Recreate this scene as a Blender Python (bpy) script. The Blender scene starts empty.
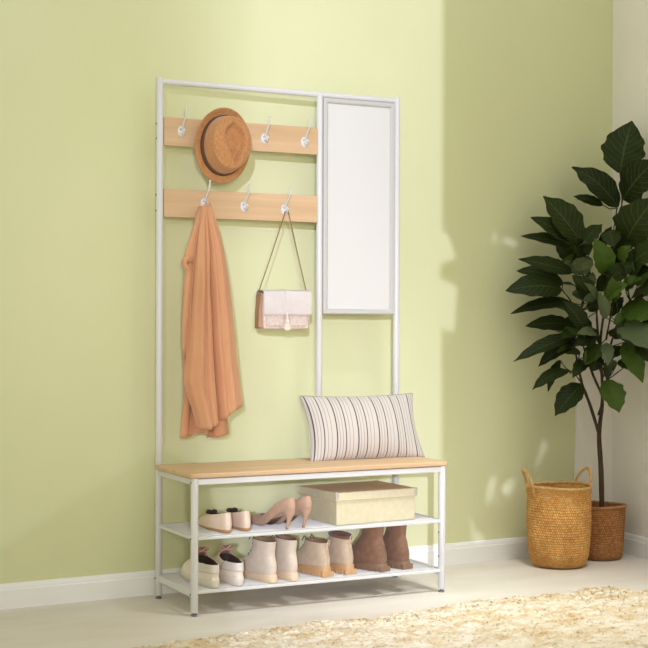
import bpy, bmesh, math, random
from math import sin, cos, pi, sqrt
from mathutils import Vector, Matrix
random.seed(3)
SC = bpy.context.scene
COL = SC.collection

# ------------------------------------------------------------ camera, light, exposure
cam_d = bpy.data.cameras.new('camera'); cam = bpy.data.objects.new('camera', cam_d); COL.objects.link(cam)
cam_d.sensor_width = 36.0; cam_d.lens = 1424.4 / 648 * 36.0; cam_d.clip_start = 0.05
yaw, pitch, roll = 0.4714, -0.0029, 0.003
F = Vector((sin(yaw)*cos(pitch), cos(yaw)*cos(pitch), sin(pitch)))
R = Vector((cos(yaw), -sin(yaw), 0)); U = R.cross(F)
R, U = R*cos(roll)+U*sin(roll), U*cos(roll)-R*sin(roll)
M = Matrix((R, U, -F)).transposed().to_4x4(); M.translation = Vector((-1.7281, -4.6429, 0.9647))
cam.matrix_world = M
SC.camera = cam
SC.view_settings.view_transform = 'Standard'; SC.view_settings.look = 'None'
SC.view_settings.gamma = 1.0; SC.view_settings.use_curve_mapping = False
SC.view_settings.exposure = 0.0

world = bpy.data.worlds.new('room_daylight'); SC.world = world; world.use_nodes = True
bg = world.node_tree.nodes['Background']
bg.inputs[0].default_value = (1.0, 0.99, 0.88, 1); bg.inputs[1].default_value = 0.75

SUN_AZ, SUN_EL = math.radians(27.0), math.radians(8.0)
sd = bpy.data.lights.new('sun', 'SUN'); sd.energy = 1.32; sd.angle = math.radians(0.35); sd.color = (0.98, 1.00, 1.40)
sun = bpy.data.objects.new('sun', sd); COL.objects.link(sun)
SUN_DIR = Vector((sin(SUN_AZ)*cos(SUN_EL), cos(SUN_AZ)*cos(SUN_EL), -sin(SUN_EL)))
sun.rotation_euler = SUN_DIR.to_track_quat('-Z', 'Y').to_euler(); sun.location = (-4, -8, 4)

def area(name, loc, target, size, size_y, energy, color):
    d = bpy.data.lights.new(name, 'AREA'); d.shape = 'RECTANGLE'; d.size = size; d.size_y = size_y
    d.energy = energy; d.color = color
    o = bpy.data.objects.new(name, d); COL.objects.link(o); o.location = loc
    o.rotation_euler = (Vector(target)-Vector(loc)).to_track_quat('-Z', 'Y').to_euler()
    return o
area('upper_right_fill', (0.9, -2.3, 3.2), (1.5, 0, 1.6), 2.2, 2.2, 8, (0.96, 1.0, 1.15))  # added fill lamp, no window there: lifts the upper right walls
floor_fill = area('floor_fill_light', (1.0, -1.5, 3.3), (0.95, -0.62, 0), 0.5, 0.5, 5.6, (1.0, 1.02, 1.03)); floor_fill.data.spread = math.radians(42)  # added lamp without any skylight: brightens floor and rug
centre_fill = area('wall_centre_fill', (-2.1, -6.4, 1.35), (0.72, 0.1, 1.30), 0.25, 0.8, 5.0, (1.0, 0.97, 0.90))  # unseen lamp added behind the opening: lightens wall centre and under the bench
centre_fill.data.spread = math.radians(34)

# ------------------------------------------------------------ material helpers
def mat(name, color, rough=0.6, metal=0.0, spec=0.5, coat=0.0, sheen=0.0):
    m = bpy.data.materials.new(name); m.use_nodes = True
    b = m.node_tree.nodes['Principled BSDF']
    b.inputs['Base Color'].default_value = (*color, 1); b.inputs['Roughness'].default_value = rough
    b.inputs['Metallic'].default_value = metal; b.inputs['Specular IOR Level'].default_value = spec
    b.inputs['Coat Weight'].default_value = coat; b.inputs['Sheen Weight'].default_value = sheen
    return m
def srgb(r, g, b):
    f = lambda c: (c/255/12.92) if c/255 <= .04045 else ((c/255+.055)/1.055)**2.4
    return (f(r), f(g), f(b))
def N(m, t, **kw):
    n = m.node_tree.nodes.new(t)
    for k, v in kw.items(): setattr(n, k, v)
    return n
def L(m, a, b): m.node_tree.links.new(a, b)
def noisy(name, c1, c2, scale=(5, 5, 5), rough=0.6, bump=0.1, bscale=None, detail=6, coords='Object', dist=0.002, lo=.35, hi=.65, **kw):
    """two-tone noise colour plus noise bump"""
    m = mat(name, c1, rough, **kw); b = m.node_tree.nodes['Principled BSDF']
    tc = N(m, 'ShaderNodeTexCoord'); mp = N(m, 'ShaderNodeMapping'); mp.inputs['Scale'].default_value = scale
    L(m, tc.outputs[coords], mp.inputs[0])
    nz = N(m, 'ShaderNodeTexNoise'); nz.inputs['Scale'].default_value = 1; nz.inputs['Detail'].default_value = detail
    L(m, mp.outputs[0], nz.inputs['Vector'])
    cr = N(m, 'ShaderNodeValToRGB'); cr.color_ramp.elements[0].position = lo; cr.color_ramp.elements[1].position = hi
    cr.color_ramp.elements[0].color = (*c1, 1); cr.color_ramp.elements[1].color = (*c2, 1)
    L(m, nz.outputs[0], cr.inputs[0]); L(m, cr.outputs[0], b.inputs['Base Color'])
    if bump:
        n2 = N(m, 'ShaderNodeTexNoise'); n2.inputs['Detail'].default_value = 8
        mp2 = N(m, 'ShaderNodeMapping'); mp2.inputs['Scale'].default_value = bscale or scale
        L(m, tc.outputs[coords], mp2.inputs[0]); L(m, mp2.outputs[0], n2.inputs['Vector']); n2.inputs['Scale'].default_value = 1
        bp = N(m, 'ShaderNodeBump'); bp.inputs['Strength'].default_value = bump; bp.inputs['Distance'].default_value = dist
        L(m, n2.outputs[0], bp.inputs['Height']); L(m, bp.outputs[0], b.inputs['Normal'])
    return m

# ------------------------------------------------------------ mesh helpers
class MB:
    def __init__(s): s.v = []; s.f = []; s.uv = {}
    def add(s, vs, fs, uvs=None):
        o = len(s.v); s.v += [tuple(p) for p in vs]
        for i, f in enumerate(fs):
            s.f.append(tuple(k+o for k in f))
            if uvs: s.uv[len(s.f)-1] = uvs[i]
        return s
    def box(s, x0, x1, y0, y1, z0, z1):
        v = [(x0,y0,z0),(x1,y0,z0),(x1,y1,z0),(x0,y1,z0),(x0,y0,z1),(x1,y0,z1),(x1,y1,z1),(x0,y1,z1)]
        return s.add(v, [(0,3,2,1),(4,5,6,7),(0,1,5,4),(1,2,6,5),(2,3,7,6),(3,0,4,7)])
    def loft(s, rings, closed=True, cap0=True, cap1=True, uv=False):
        n = len(rings[0]); vs = [p for r in rings for p in r]; fs = []; uvs = []
        for i in range(len(rings)-1):
            for j in range(n if closed else n-1):
                k = (j+1) % n
                fs.append((i*n+j, i*n+k, (i+1)*n+k, (i+1)*n+j))
                uvs.append(((j/n, i/(len(rings)-1)), ((j+1)/n, i/(len(rings)-1)), ((j+1)/n, (i+1)/(len(rings)-1)), (j/n, (i+1)/(len(rings)-1))))
        if closed and cap0: fs.append(tuple(range(n-1, -1, -1))); uvs.append([(0,0)]*n)
        if closed and cap1: fs.append(tuple((len(rings)-1)*n+j for j in range(n))); uvs.append([(0,0)]*n)
        return s.add(vs, fs, uvs if uv else None)
    def tube(s, path, r, n=10, flat=1.0):
        P = [Vector(p) for p in path]; rs = r if isinstance(r, (list, tuple)) else [r]*len(P)
        rings = []; up = None
        for i, p in enumerate(P):
            t = (P[min(i+1, len(P)-1)]-P[max(i-1, 0)]).normalized()
            if up is None:
                up = Vector((0,0,1)) if abs(t.z) < .9 else Vector((0,1,0))
            a = (up - t*up.dot(t)).normalized(); b = t.cross(a); up = a
            rings.append([p + (a*cos(q)*flat + b*sin(q))*rs[i] for q in [2*pi*k/n for k in range(n)]])
        return s.loft(rings)
    def lathe(s, prof, c=(0,0,0), n=32, cap0=True, cap1=True):
        return s.loft([[(c[0]+r*cos(2*pi*k/n), c[1]+r*sin(2*pi*k/n), c[2]+z) for k in range(n)] for r, z in prof], cap0=cap0, cap1=cap1)
    def ball(s, c, r, n=12, sc=(1,1,1)):
        rings = []
        for i in range(1, n):
            a = pi*i/n
            rings.append([(c[0]+r*sc[0]*sin(a)*cos(2*pi*k/n), c[1]+r*sc[1]*sin(a)*sin(2*pi*k/n), c[2]-r*sc[2]*cos(a)) for k in range(n)])
        return s.loft(rings)
    def grid(s, fn, nu, nv, uv=True, rng=(0,1,0,1)):
        vs = []; fs = []; uvs = []
        for j in range(nv+1):
            for i in range(nu+1):
                vs.append(fn(rng[0]+(rng[1]-rng[0])*i/nu, rng[2]+(rng[3]-rng[2])*j/nv))
        for j in range(nv):
            for i in range(nu):
                a = j*(nu+1)+i; fs.append((a, a+1, a+nu+2, a+nu+1))
                uvs.append(((i/nu,j/nv),((i+1)/nu,j/nv),((i+1)/nu,(j+1)/nv),(i/nu,(j+1)/nv)))
        return s.add(vs, fs, uvs if uv else None)
    def build(s, name, m=None, parent=None, smooth=True, bevel=0, seg=2, sub=0, solid=0, angle=40, loc=None, kind=None):
        me = bpy.data.meshes.new(name); me.from_pydata(s.v, [], s.f)
        if s.uv:
            ul = me.uv_layers.new(name='UVMap')
            for p in me.polygons:
                u = s.uv.get(p.index)
                if u:
                    for li, q in zip(p.loop_indices, u): ul.data[li].uv = q
        bm = bmesh.new(); bm.from_mesh(me); bmesh.ops.recalc_face_normals(bm, faces=bm.faces); bm.to_mesh(me); bm.free()
        if smooth: me.shade_smooth()
        o = bpy.data.objects.new(name, me); COL.objects.link(o)
        if m:
            for x in (m if isinstance(m, (list, tuple)) else [m]): me.materials.append(x)
        if solid:
            q = o.modifiers.new('solid', 'SOLIDIFY'); q.thickness = solid; q.offset = 0
        if bevel:
            q = o.modifiers.new('bevel', 'BEVEL'); q.width = bevel; q.segments = seg; q.limit_method = 'ANGLE'; q.angle_limit = math.radians(35)
        if sub:
            q = o.modifiers.new('sub', 'SUBSURF'); q.levels = sub; q.render_levels = sub
        if smooth and angle and not sub:
            try: me.set_sharp_from_angle(angle=math.radians(angle))
            except Exception: pass
        if parent: o.parent = parent
        if loc: o.location = loc
        if kind: o['kind'] = kind
        return o
def tag(o, label=None, cat=None, group=None, kind=None):
    if label: o['label'] = label
    if cat: o['category'] = cat
    if group: o['group'] = group
    if kind: o['kind'] = kind
    return o
def thing(name, label, cat, loc=(0,0,0), rz=0, group=None):
    o = bpy.data.objects.new(name, None); COL.objects.link(o); o.location = loc; o.rotation_euler = (0,0,rz)
    o.empty_display_size = .05
    return tag(o, label, cat, group)
def dup(o, parent=None):
    c = o.copy(); COL.objects.link(c)
    if parent: c.parent = parent
    for ch in [x for x in bpy.data.objects if x.parent == o and x.name in KEEP]: dup(ch, c)
    return c
def smooth01(a, b, x):
    if b < a: return 1-smooth01(b, a, x)
    t = max(0, min(1, (x-a)/(b-a))); return t*t*(3-2*t)
def interp(tab, x):
    if x <= tab[0][0]: return tab[0][1]
    for (a, p), (b, q) in zip(tab, tab[1:]):
        if x <= b: return p+(q-p)*(x-a)/(b-a)
    return tab[-1][1]

# ------------------------------------------------------------ materials
M_wall = noisy('green_plaster', srgb(214,216,168), srgb(221,223,180), (1.1,1.1,.8), .75, .4, (7,7,5), dist=.006, lo=.3, hi=.7, spec=.25)
M_beige = noisy('beige_plaster', srgb(240,236,226), srgb(246,242,234), (2,2,2), .8, .15, (9,9,9), dist=.003, spec=.25)
M_trim = mat('trim_white', srgb(244,244,242), .45)
M_floor = noisy('limestone_floor', srgb(214,205,192), srgb(228,221,210), (2.2,6,1), .5, .06, (12,30,1), dist=.002, lo=.3, hi=.7, spec=.3)
M_white = mat('white_powder_coat', srgb(212,212,208), .4)
M_foot = mat('foot_grey', srgb(120,125,128), .3, .6)
M_bolt = mat('bolt_steel', srgb(120,118,112), .35, .7)
def wood(name, c1, c2):
    m = mat(name, c1, .5); b = m.node_tree.nodes['Principled BSDF']
    tc = N(m, 'ShaderNodeTexCoord'); mp = N(m, 'ShaderNodeMapping'); mp.inputs['Scale'].default_value = (1.6, 34, 34)
    L(m, tc.outputs['Object'], mp.inputs[0])
    nz = N(m, 'ShaderNodeTexNoise'); nz.inputs['Scale'].default_value = 1; nz.inputs['Detail'].default_value = 5; nz.inputs['Distortion'].default_value = .4
    L(m, mp.outputs[0], nz.inputs['Vector'])
    cr = N(m, 'ShaderNodeValToRGB'); cr.color_ramp.elements[0].position = .3; cr.color_ramp.elements[1].position = .7
    cr.color_ramp.elements[0].color = (*c1, 1); cr.color_ramp.elements[1].color = (*c2, 1)
    L(m, nz.outputs[0], cr.inputs[0]); L(m, cr.outputs[0], b.inputs['Base Color'])
    return m
M_oak = wood('light_oak', srgb(196,162,120), srgb(212,180,140))
M_mirror = mat('mirror_white_reflection', srgb(214,213,208), .35, 0.0, .4)  # mirror's bright white reflection put in as a plain matte colour

# ------------------------------------------------------------ room shell
def wy(x): return .084 + .044*x                 # wall plane, very slightly out of parallel with the rack
WX0, WX1, WZ = -3.2, 2.095, 2.9
def slab(name, p0, p1, th, z0, z1, m, side=1):
    a = Vector((*p0, 0)); b = Vector((*p1, 0)); t = (b-a).normalized(); n = Vector((-t.y, t.x, 0))*th*side
    mb = MB(); q = [a, b, b+n, a+n]
    mb.add([(p.x,p.y,z0) for p in q]+[(p.x,p.y,z1) for p in q], [(0,3,2,1),(4,5,6,7),(0,1,5,4),(1,2,6,5),(2,3,7,6),(3,0,4,7)])
    return mb.build(name, m, smooth=False, kind='structure')
CORN = (WX1, wy(WX1)); RW = (1.98, -.86); 
slab('wall_back', (WX0, wy(WX0)), (WX1+.15, wy(WX1+.15)), .12, 0, WZ, M_wall)
rdir = (Vector(RW)-Vector(CORN)).normalized(); rend = Vector(CORN)+rdir*2.6
slab('wall_right', CORN, (rend.x, rend.y), .12, 0, WZ, M_beige)
MB().box(WX0, 2.4, -7.0, .4, -.1, 0).build('floor', M_floor, smooth=False, kind='structure')
def baseboard(name, p0, p1, side, h=.084):
    a = Vector((*p0, 0)); b = Vector((*p1, 0)); t = (b-a).normalized(); n = Vector((-t.y, t.x, 0))*side
    prof = [(0,0),(.014,0),(.014,h-.022),(.011,h-.018),(.0105,h-.010),(.006,h-.002),(0,h)]
    mb = MB(); mb.loft([[p+n*d+Vector((0,0,z)) for d, z in prof] for p in (a, b)])
    return mb.build(name, M_trim, smooth=True, angle=30, kind='structure')
baseboard('baseboard_back', (WX0, wy(WX0)), (WX1, wy(WX1)), -1)
baseboard('baseboard_right', CORN, (rend.x, rend.y), -1)
# shallow beige boxing in the corner behind the plant
mb = MB(); x0 = 1.893
mb.add([(x0,wy(x0)-.008,.084),(WX1,wy(WX1)-.008,.084),(WX1,wy(WX1),.084),(x0,wy(x0),.084),(x0+.012,wy(x0)-.008,1.02),(WX1,wy(WX1)-.008,1.02),(WX1,wy(WX1),1.02),(x0+.012,wy(x0),1.02)],
       [(0,3,2,1),(4,5,6,7),(0,1,5,4),(1,2,6,5),(2,3,7,6),(3,0,4,7)])
mb.build('trim_1', M_beige, smooth=False, kind='structure')
# unseen wall behind the camera, added and cut to shape the sun patch
FY = -4.85
def back(x, z, yw=.13):
    """where the sun ray that lands on the back wall at x, z crosses the added sun mask"""
    k = (FY-yw)/SUN_DIR.y
    return (x+SUN_DIR.x*k, z+SUN_DIR.z*k)
def plate(mb, pts, th=.12):
    n = len(pts); v = [(x, FY, z) for x, z in pts]+[(x, FY-th, z) for x, z in pts]
    mb.add(v, [tuple(range(n)), tuple(range(2*n-1, n-1, -1))]+[(i, (i+1)%n, n+(i+1)%n, n+i) for i in range(n)])
mb = MB()
e = back(1.226, 0)[0]
edge = [(1.226,2.9),(1.226,1.315),(1.25,1.325),(1.262,1.28),(1.29,1.22),(1.275,1.205),(1.222,1.19),(1.215,1.13),(1.27,1.12),(1.295,1.09),(1.285,.95),(1.272,.86),(1.25,.91),(1.225,.935),(1.226,.2)]  # notched outline imitates leaf shadows along the sun patch
gx0, gx1, gz0, gz1 = 1.30, 1.76, .04, 1.42
ga, gb, gc, gd = back(gx0,0)[0], back(gx1,0)[0], back(0,gz0)[1], back(0,gz1)[1]
plate(mb, [(e, 0), (ga, 0), (ga, 5.2), (e, 5.2)]+[back(*q) for q in edge])
plate(mb, [(gb, 0), (3.0, 0), (3.0, 5.2), (gb, 5.2)]); plate(mb, [(ga, gd), (gb, gd), (gb, 5.2), (ga, 5.2)])
if gc > 0: plate(mb, [(ga, 0), (gb, 0), (gb, gc), (ga, gc)])
# pierced part of the mask: gaps invented to throw flecks of sun
GAPS = [(1.456,.290,.016,.060,.25),(1.485,.25,.008,.03,-.3),(1.535,.285,.030,.026,.4),(1.56,.31,.012,.022,0),(1.70,.42,.009,.055,.3),(1.725,.45,.006,.045,.1),(1.325,.115,.020,.055,.3),(1.365,.14,.010,.05,-.2),(1.47,1.30,.011,.03,.2),(1.545,1.285,.038,.010,.2),(1.415,1.29,.008,.02,.1),(1.40,.10,.02,.02,0)]
NX, NZ = 46, 138
for i in range(NX):
    run = None
    for k in range(NZ+1):
        x = gx0+(gx1-gx0)*(i+.5)/NX; z = gz0+(gz1-gz0)*(k+.5)/NZ
        gap = k == NZ or any(((x-a)*cos(t)-(z-b)*sin(t))**2/p**2+((x-a)*sin(t)+(z-b)*cos(t))**2/q**2 < 1 for a, b, p, q, t in GAPS)
        if not gap and run is None: run = k
        if gap and run is not None:
            X0_ = ga+(gb-ga)*i/NX; X1_ = ga+(gb-ga)*(i+1)/NX; Z0_ = gc+(gd-gc)*run/NZ; Z1_ = gc+(gd-gc)*k/NZ; run = None
            mb.box(X0_, X1_, FY-.012, FY, Z0_, Z1_)
b0 = back(-.75, .05); b1 = back(.05, .50); b2 = back(.17, .44); b3 = back(.33, -.15)
plate(mb, [(b0[0]-2.4, 0), (b3[0], 0), b3, b2, b1, b0, (b0[0]-2.4, b0[1]-.4)])  # sloped piece added to shade the lower left of the back wall
mb.build('sun_mask_wall', M_beige, smooth=False, kind='structure')
# unseen slats, added only to thin the sun on the left of the wall
SY = -16.0; mb = MB(); pitch = .045; x = -1.3
while x < .55:
    f = .62*smooth01(.42, .02, x) if x > 0 else .66-.04*smooth01(-.02, -.45, x)
    if f > .03:
        k = (SY-.13)/SUN_DIR.y; X = x+SUN_DIR.x*k; Z = SUN_DIR.z*k
        mb.box(X-pitch*f/2, X+pitch*f/2, SY-.02, SY, Z-.4, Z+2.6)
    x += pitch
mb.build('sun_thinning_slats', M_trim, smooth=False, kind='structure')
# ------------------------------------------------------------ hall tree
W, D, HB, XM, RP = .9422, .3298, .4484, .6182, .0125
ht = thing('hall_tree', 'tall white metal hall tree with oak bench, mirror and two shoe shelves', 'hall tree')
def post(name, x, y, z0, z1, r=RP):
    mb = MB(); mb.lathe([(r*.55,z0+.0),(r*.9,z0+.0005),(r,z0+.002),(r,z1-.002),(r*.9,z1-.0003),(r*.5,z1)], (x,y,0), 24)
    return mb.build(name, M_white, ht)
def foot(x, y):
    MB().lathe([(.0095,0),(.0105,.001),(.0105,.006),(.006,.007),(.006,.011)], (x,y,0), 20).build('levelling_foot', M_foot, ht)['label'] = 'grey screw-in levelling foot'
for x, y, z1 in ((0,0,1.8),(W,0,1.8),(0,-D,HB),(W,-D,HB)):
    post('post', x, y, .011, z1); foot(x, y)
post('post', XM, 0, HB+.002, 1.792, .0115)
def rail(name, a, b, r=.0095, flat=None, h=None, w=None):
    a = Vector(a); b = Vector(b)
    if h is None: return MB().tube([a, b], r, 16).build(name, M_white, ht)
    t = (b-a).normalized(); n = Vector((-t.y, t.x, 0))*w/2; mb = MB()
    mb.loft([[p-n+Vector((0,0,-h/2)), p+n+Vector((0,0,-h/2)), p+n+Vector((0,0,h/2)), p-n+Vector((0,0,h/2))] for p in (a, b)])
    return mb.build(name, M_white, ht, smooth=False, bevel=.002)
rail('top_rail', (.006,0,1.787), (W-.006,0,1.787), .0105)
for z, h in ((HB-.012, .019),):
    rail('bench_rail', (.008,-D,z), (W-.008,-D,z), h=h, w=.018)
    rail('bench_rail', (.008,0,z), (W-.008,0,z), h=h, w=.018)
    rail('bench_rail', (0,-D+.008,z), (0,-.008,z), h=h, w=.018)
    rail('bench_rail', (W,-D+.008,z), (W,-.008,z), h=h, w=.018)
# bench top
def rbox(x0, x1, y0, y1, z0, z1): return MB().box(x0, x1, y0, y1, z0, z1)
rbox(-.020, W+.017, -D-.014, -.0135, HB, HB+.016).build('bench_top', M_oak, ht, smooth=True, bevel=.004, seg=3)['label'] = 'light oak bench board'
# mesh shelves
def shelf(z, hs):
    sh = MB()
    for y in (-D, 0):
        sh.loft([[(x, y-.008, z-.011), (x, y+.008, z-.011), (x, y+.008, z), (x, y-.008, z)] for x in (.010, W-.010)])
    s = sh.build('shoe_shelf', M_white, ht, smooth=False, bevel=.002)
    s['label'] = 'white wire mesh shoe shelf'
    for x in (0, W):
        mb = MB(); mb.loft([[(x-.006,y,z-.004-hs), (x+.006,y,z-.004-hs), (x+.006,y,z-.001), (x-.006,y,z-.001)] for y in (-D+.010, -.010)])
        mb.build('side_rail', M_white, s, smooth=False, bevel=.002)
    g = MB()
    k = 0; y = -D+.012
    while y < -.006:
        g.tube([(.004,y,z-.002),(W-.004,y,z-.002)], .0017, 6); y += .0158
    for i in range(17):
        x = .03+(W-.06)*i/16; g.tube([(x,-D+.004,z-.0055),(x,-.004,z-.0055)], .0018, 6)
    g.build('wire_mesh', M_white, s)
ZU, ZL = .258, .083
shelf(ZU, .008); shelf(ZL, .020)
# bolts
bm_ = MB()
for x, y, z, ax in ((-.0128,-D,HB-.014,0),(W-.0128,-D,HB-.014,0),(-.0128,-D,ZU-.006,0),(W-.0128,-D,ZU-.006,0),(-.0128,-D,ZL-.012,0),(-.0128,0,ZL-.012,0),(-.0128,0,1.64,0),(-.0128,0,1.59,0),(-.0128,0,1.395,0),(-.0128,0,1.34,0),(W-.0128,-D,.045+ZL,0),(W-.0128,-D,ZU-.045,0)):
    b = MB(); b.ball((x,y,z), .0034, 8, (.8,1,1)); b.build('bolt', M_bolt, ht)
# hook boards
def hook(x, z, parent, s=1.0):
    mb = MB(); y0 = -.008
    rings = []
    for rr, yy in ((.001,0),(.0135,0),(.0145,-.0012),(.0135,-.003),(.008,-.0042),(.001,-.0046)):
        rings.append([(x+rr*cos(a)*1.02, y0+yy, z+rr*sin(a)*1.32) for a in [2*pi*k/20 for k in range(20)]])
    mb.loft(rings)
    mb.tube([(x,y0-.002,z+.004),(x+.001,y0-.010,z+.014),(x+.001,y0-.024*s,z+.030*s),(x+.001,y0-.040*s,z+.048*s),(x+.001,y0-.048*s,z+.062*s),(x+.001,y0-.048*s,z+.073*s)], [.0042,.0036,.0032,.0030,.0028,.0022], 10)
    mb.ball((x+.001,y0-.048*s,z+.074*s), .0042, 10)
    mb.tube([(x,y0-.002,z-.004),(x,y0-.014,z-.010),(x,y0-.024,z-.010),(x,y0-.030,z+.000)], [.0040,.0034,.0030,.0026], 10)
    mb.ball((x,y0-.0305,z+.001), .0040, 10)
    h = mb.build('coat_hook', M_white, parent)
    h['label'] = 'white metal coat hook with round plate'
    s = MB()
    for dz in (.010, -.010): s.ball((x-.004 if dz > 0 else x+.004, y0-.0040, z+dz*.6), .0026, 8)
    s.build('screw', M_bolt, h)
for z0, z1, hs in ((1.566,1.664,((.076,1.618),(.234,1.615),(.393,1.612),(.552,1.609))), (1.319,1.416,((.163,1.372),(.314,1.366),(.473,1.361)))):
    b = rbox(RP+.0005, XM-.0118, -.008, .006, z0, z1).build('hook_board', M_oak, ht, smooth=True, bevel=.0015)
    b['label'] = 'light oak board carrying hooks'
    for x, z in hs: hook(x, z, b, .8 if x == .234 else 1.0)
# mirror
mx0, mx1, mz0, mz1 = XM+.012, W-.0125, .986, 1.776
fr = MB(); fw, fd = .020, .018
def frame_ring(a, y): return [(mx0+a,y,mz0+a),(mx1-a,y,mz0+a),(mx1-a,y,mz1-a),(mx0+a,y,mz1-a)]
rg = [frame_ring(0,.006), frame_ring(0,-.010), frame_ring(.003,-.013), frame_ring(fw-.006,-.013), frame_ring(fw,-.006), frame_ring(fw,.004)]
fr.loft(rg, cap0=False, cap1=False)
fr.loft([frame_ring(0,.006), frame_ring(fw,.006)], cap0=False, cap1=False)
mir = fr.build('mirror_frame', mat('mirror_frame_white', srgb(192,191,184), .4), ht, smooth=False, bevel=.001)
rbox(mx0+fw-.002, mx1-fw+.002, -.005, .003, mz0+fw-.002, mz1-fw+.002).build('mirror_glass', M_mirror, mir, smooth=False)['label'] = 'long plain bright mirror glass'

# ------------------------------------------------------------ hat
M_hat = noisy('hat_straw_felt', srgb(170,116,66), srgb(190,137,84), (160,160,160), .85, .5, (260,260,260), dist=.001, sheen=.2)
hat = thing('fedora_hat', 'brown fedora hat with darker band hanging on the upper hook board', 'hat', (.213,-.050,1.571))
hat.rotation_euler = (math.radians(-2), math.radians(6), math.radians(2))
BA, BB, CA, CB, CH = .106, .131, .082, .103, .088
def brim(u, v):
    a = 2*pi*u; s = v
    ax = CA*.98+(BA-CA*.98)*s; bz = CB*.98+(BB-CB*.98)*s
    lift = -.018*max(0, sin(a+.0))**2*s**1.6 - .004*s*s*abs(cos(a)) - .010*max(0,-sin(a))*s**2*(-1)
    return (ax*cos(a), lift, bz*sin(a))
MB().grid(brim, 64, 8, rng=(0,1,0,1)).build('brim', M_hat, hat, solid=.004)
cr = MB(); rings = []
def crown_pt(a, t):
    # t 0 base .. 1 top edge
    r = 1-.10*t**1.4-.05*t**6; ch = CH
    return (CA*r*cos(a), -ch*t, CB*r*sin(a))
n = 64
for i in range(13):
    t = i/12*.90; rings.append([crown_pt(2*pi*k/n, t) for k in range(n)])
rtop = 1-.10*.90**1.4-.05*.9**6
def top_h(x, z):
    # teardrop pinch: wide round end up, point down
    zz = (z+.080)/.150; zz = max(0, min(1, zz))
    half = .045*sin(pi*min(1, zz**1.5*.96+.01))**.8 if zz > 0 else 0
    d = half-abs(x-.010+.14*z) if 0 < zz < 1 else -1
    dent = smooth01(-.003, .020, d)*(.024+.020*(1-zz))
    rim = math.exp(-((d-.000)/.006)**2)*.003 if d > -.9 else 0
    return -dent+rim
for i in range(0, 15):
    s = 1-i/15; rr = rtop*s
    rings.append([(CA*rr*cos(2*pi*k/n), -(CH*.90+(1-s**2.2)*.016+.002+top_h(CA*rr*cos(2*pi*k/n), CB*rr*sin(2*pi*k/n))), CB*rr*sin(2*pi*k/n)) for k in range(n)])
cr.loft(rings, cap0=False)
cr.build('crown', M_hat, hat, angle=0)
bd = MB(); bd.loft([[(p[0]*1.025, p[1], p[2]*1.025) for p in [crown_pt(2*pi*k/n, t) for k in range(n)]] for t in (.01,.08,.18,.27)], cap0=False, cap1=False)
bd.build('hat_band', mat('hat_band_brown', srgb(96,62,42), .8), hat, solid=.0025)['label'] = 'dark brown ribbon band'

# ------------------------------------------------------------ coat
M_coat = noisy('coat_terracotta', srgb(196,140,98), srgb(208,153,111), (8,8,3), .85, .3, (500,500,500), dist=.0005, sheen=.2)
def cx(u): return .145+(u-204)*.00376
def cz(v): return 1.369-(v-203)*.00347
coat = thing('coat', 'terracotta linen coat hanging from the lower hook board down towards the bench', 'coat', (.145,-.05,.56))
def panel(name, left, right, bottom, y0, folds, bulge=.012, top=206, nu=40, nv=60, seed=0, hem=None):
    """cloth sheet between two edge curves; folds = list of (u centre, width, depth)"""
    def fn(u, v):
        vb = interp(bottom, u); vv = top+(vb-top)*v
        l = interp(left, vv); r = interp(right, vv); x = cx(l+(r-l)*u); z = cz(vv)
        y = y0 - bulge*sin(pi*u)**.7*smooth01(0,.3,v)*(1+.5*v)
        amp = .5+.9*smooth01(0,.35,v)
        for c, w, d in folds:
            cc = c+.04*sin(v*3+seed)
            y += d*amp*math.exp(-((u-cc)/w)**2)
        y += .0008*sin(u*17+v*5+seed)*smooth01(.1,.5,v)+.0015*sin(u*7-v*19+seed*2)
        return (x-.145, y+.05, z-.56)
    return MB().grid(fn, nu, nv).build(name, M_coat, coat, solid=.0025, angle=0)
panel('back_panel', [(206,200),(215,197),(250,191),(300,186.5),(345,185),(400,186),(437,182.5)], [(206,209),(215,212),(250,221),(300,229),(350,229),(400,228),(437,231)],
      [(0,438),(.25,437),(.3,433),(.48,433),(.52,438),(.75,438),(1,435)], -.036, [(.22,.07,.02),(.45,.05,-.02),(.62,.05,.02),(.85,.08,-.008)], .006)
panel('front_panel', [(206,200),(216,198),(235,194),(262,191),(280,190),(320,187),(362,184.5),(380,182.5),(395,186),(405,190),(430,197)],
      [(206,204),(250,207),(290,208),(340,211.5),(380,215),(430,218)], [(0,429),(.35,428.5),(.8,425),(1,421)], -.078, [(.05,.06,.015),(.38,.13,-.009),(.62,.06,.008),(.98,.06,.022)], .016, seed=1)
panel('front_panel', [(206,203),(250,205),(300,206.5),(345,210),(375,212),(395,214),(425,217)],
      [(206,210),(212,211.5),(225,216),(250,222.5),(280,227),(310,231),(350,234.5),(380,238),(410,241.5)], [(0,422),(.25,418),(.5,412.5),(.62,410.5),(1,406.5)], -.064, [(.05,.07,.024),(.30,.10,-.008),(.62,.16,-.008)], .014, seed=2.2)
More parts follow.
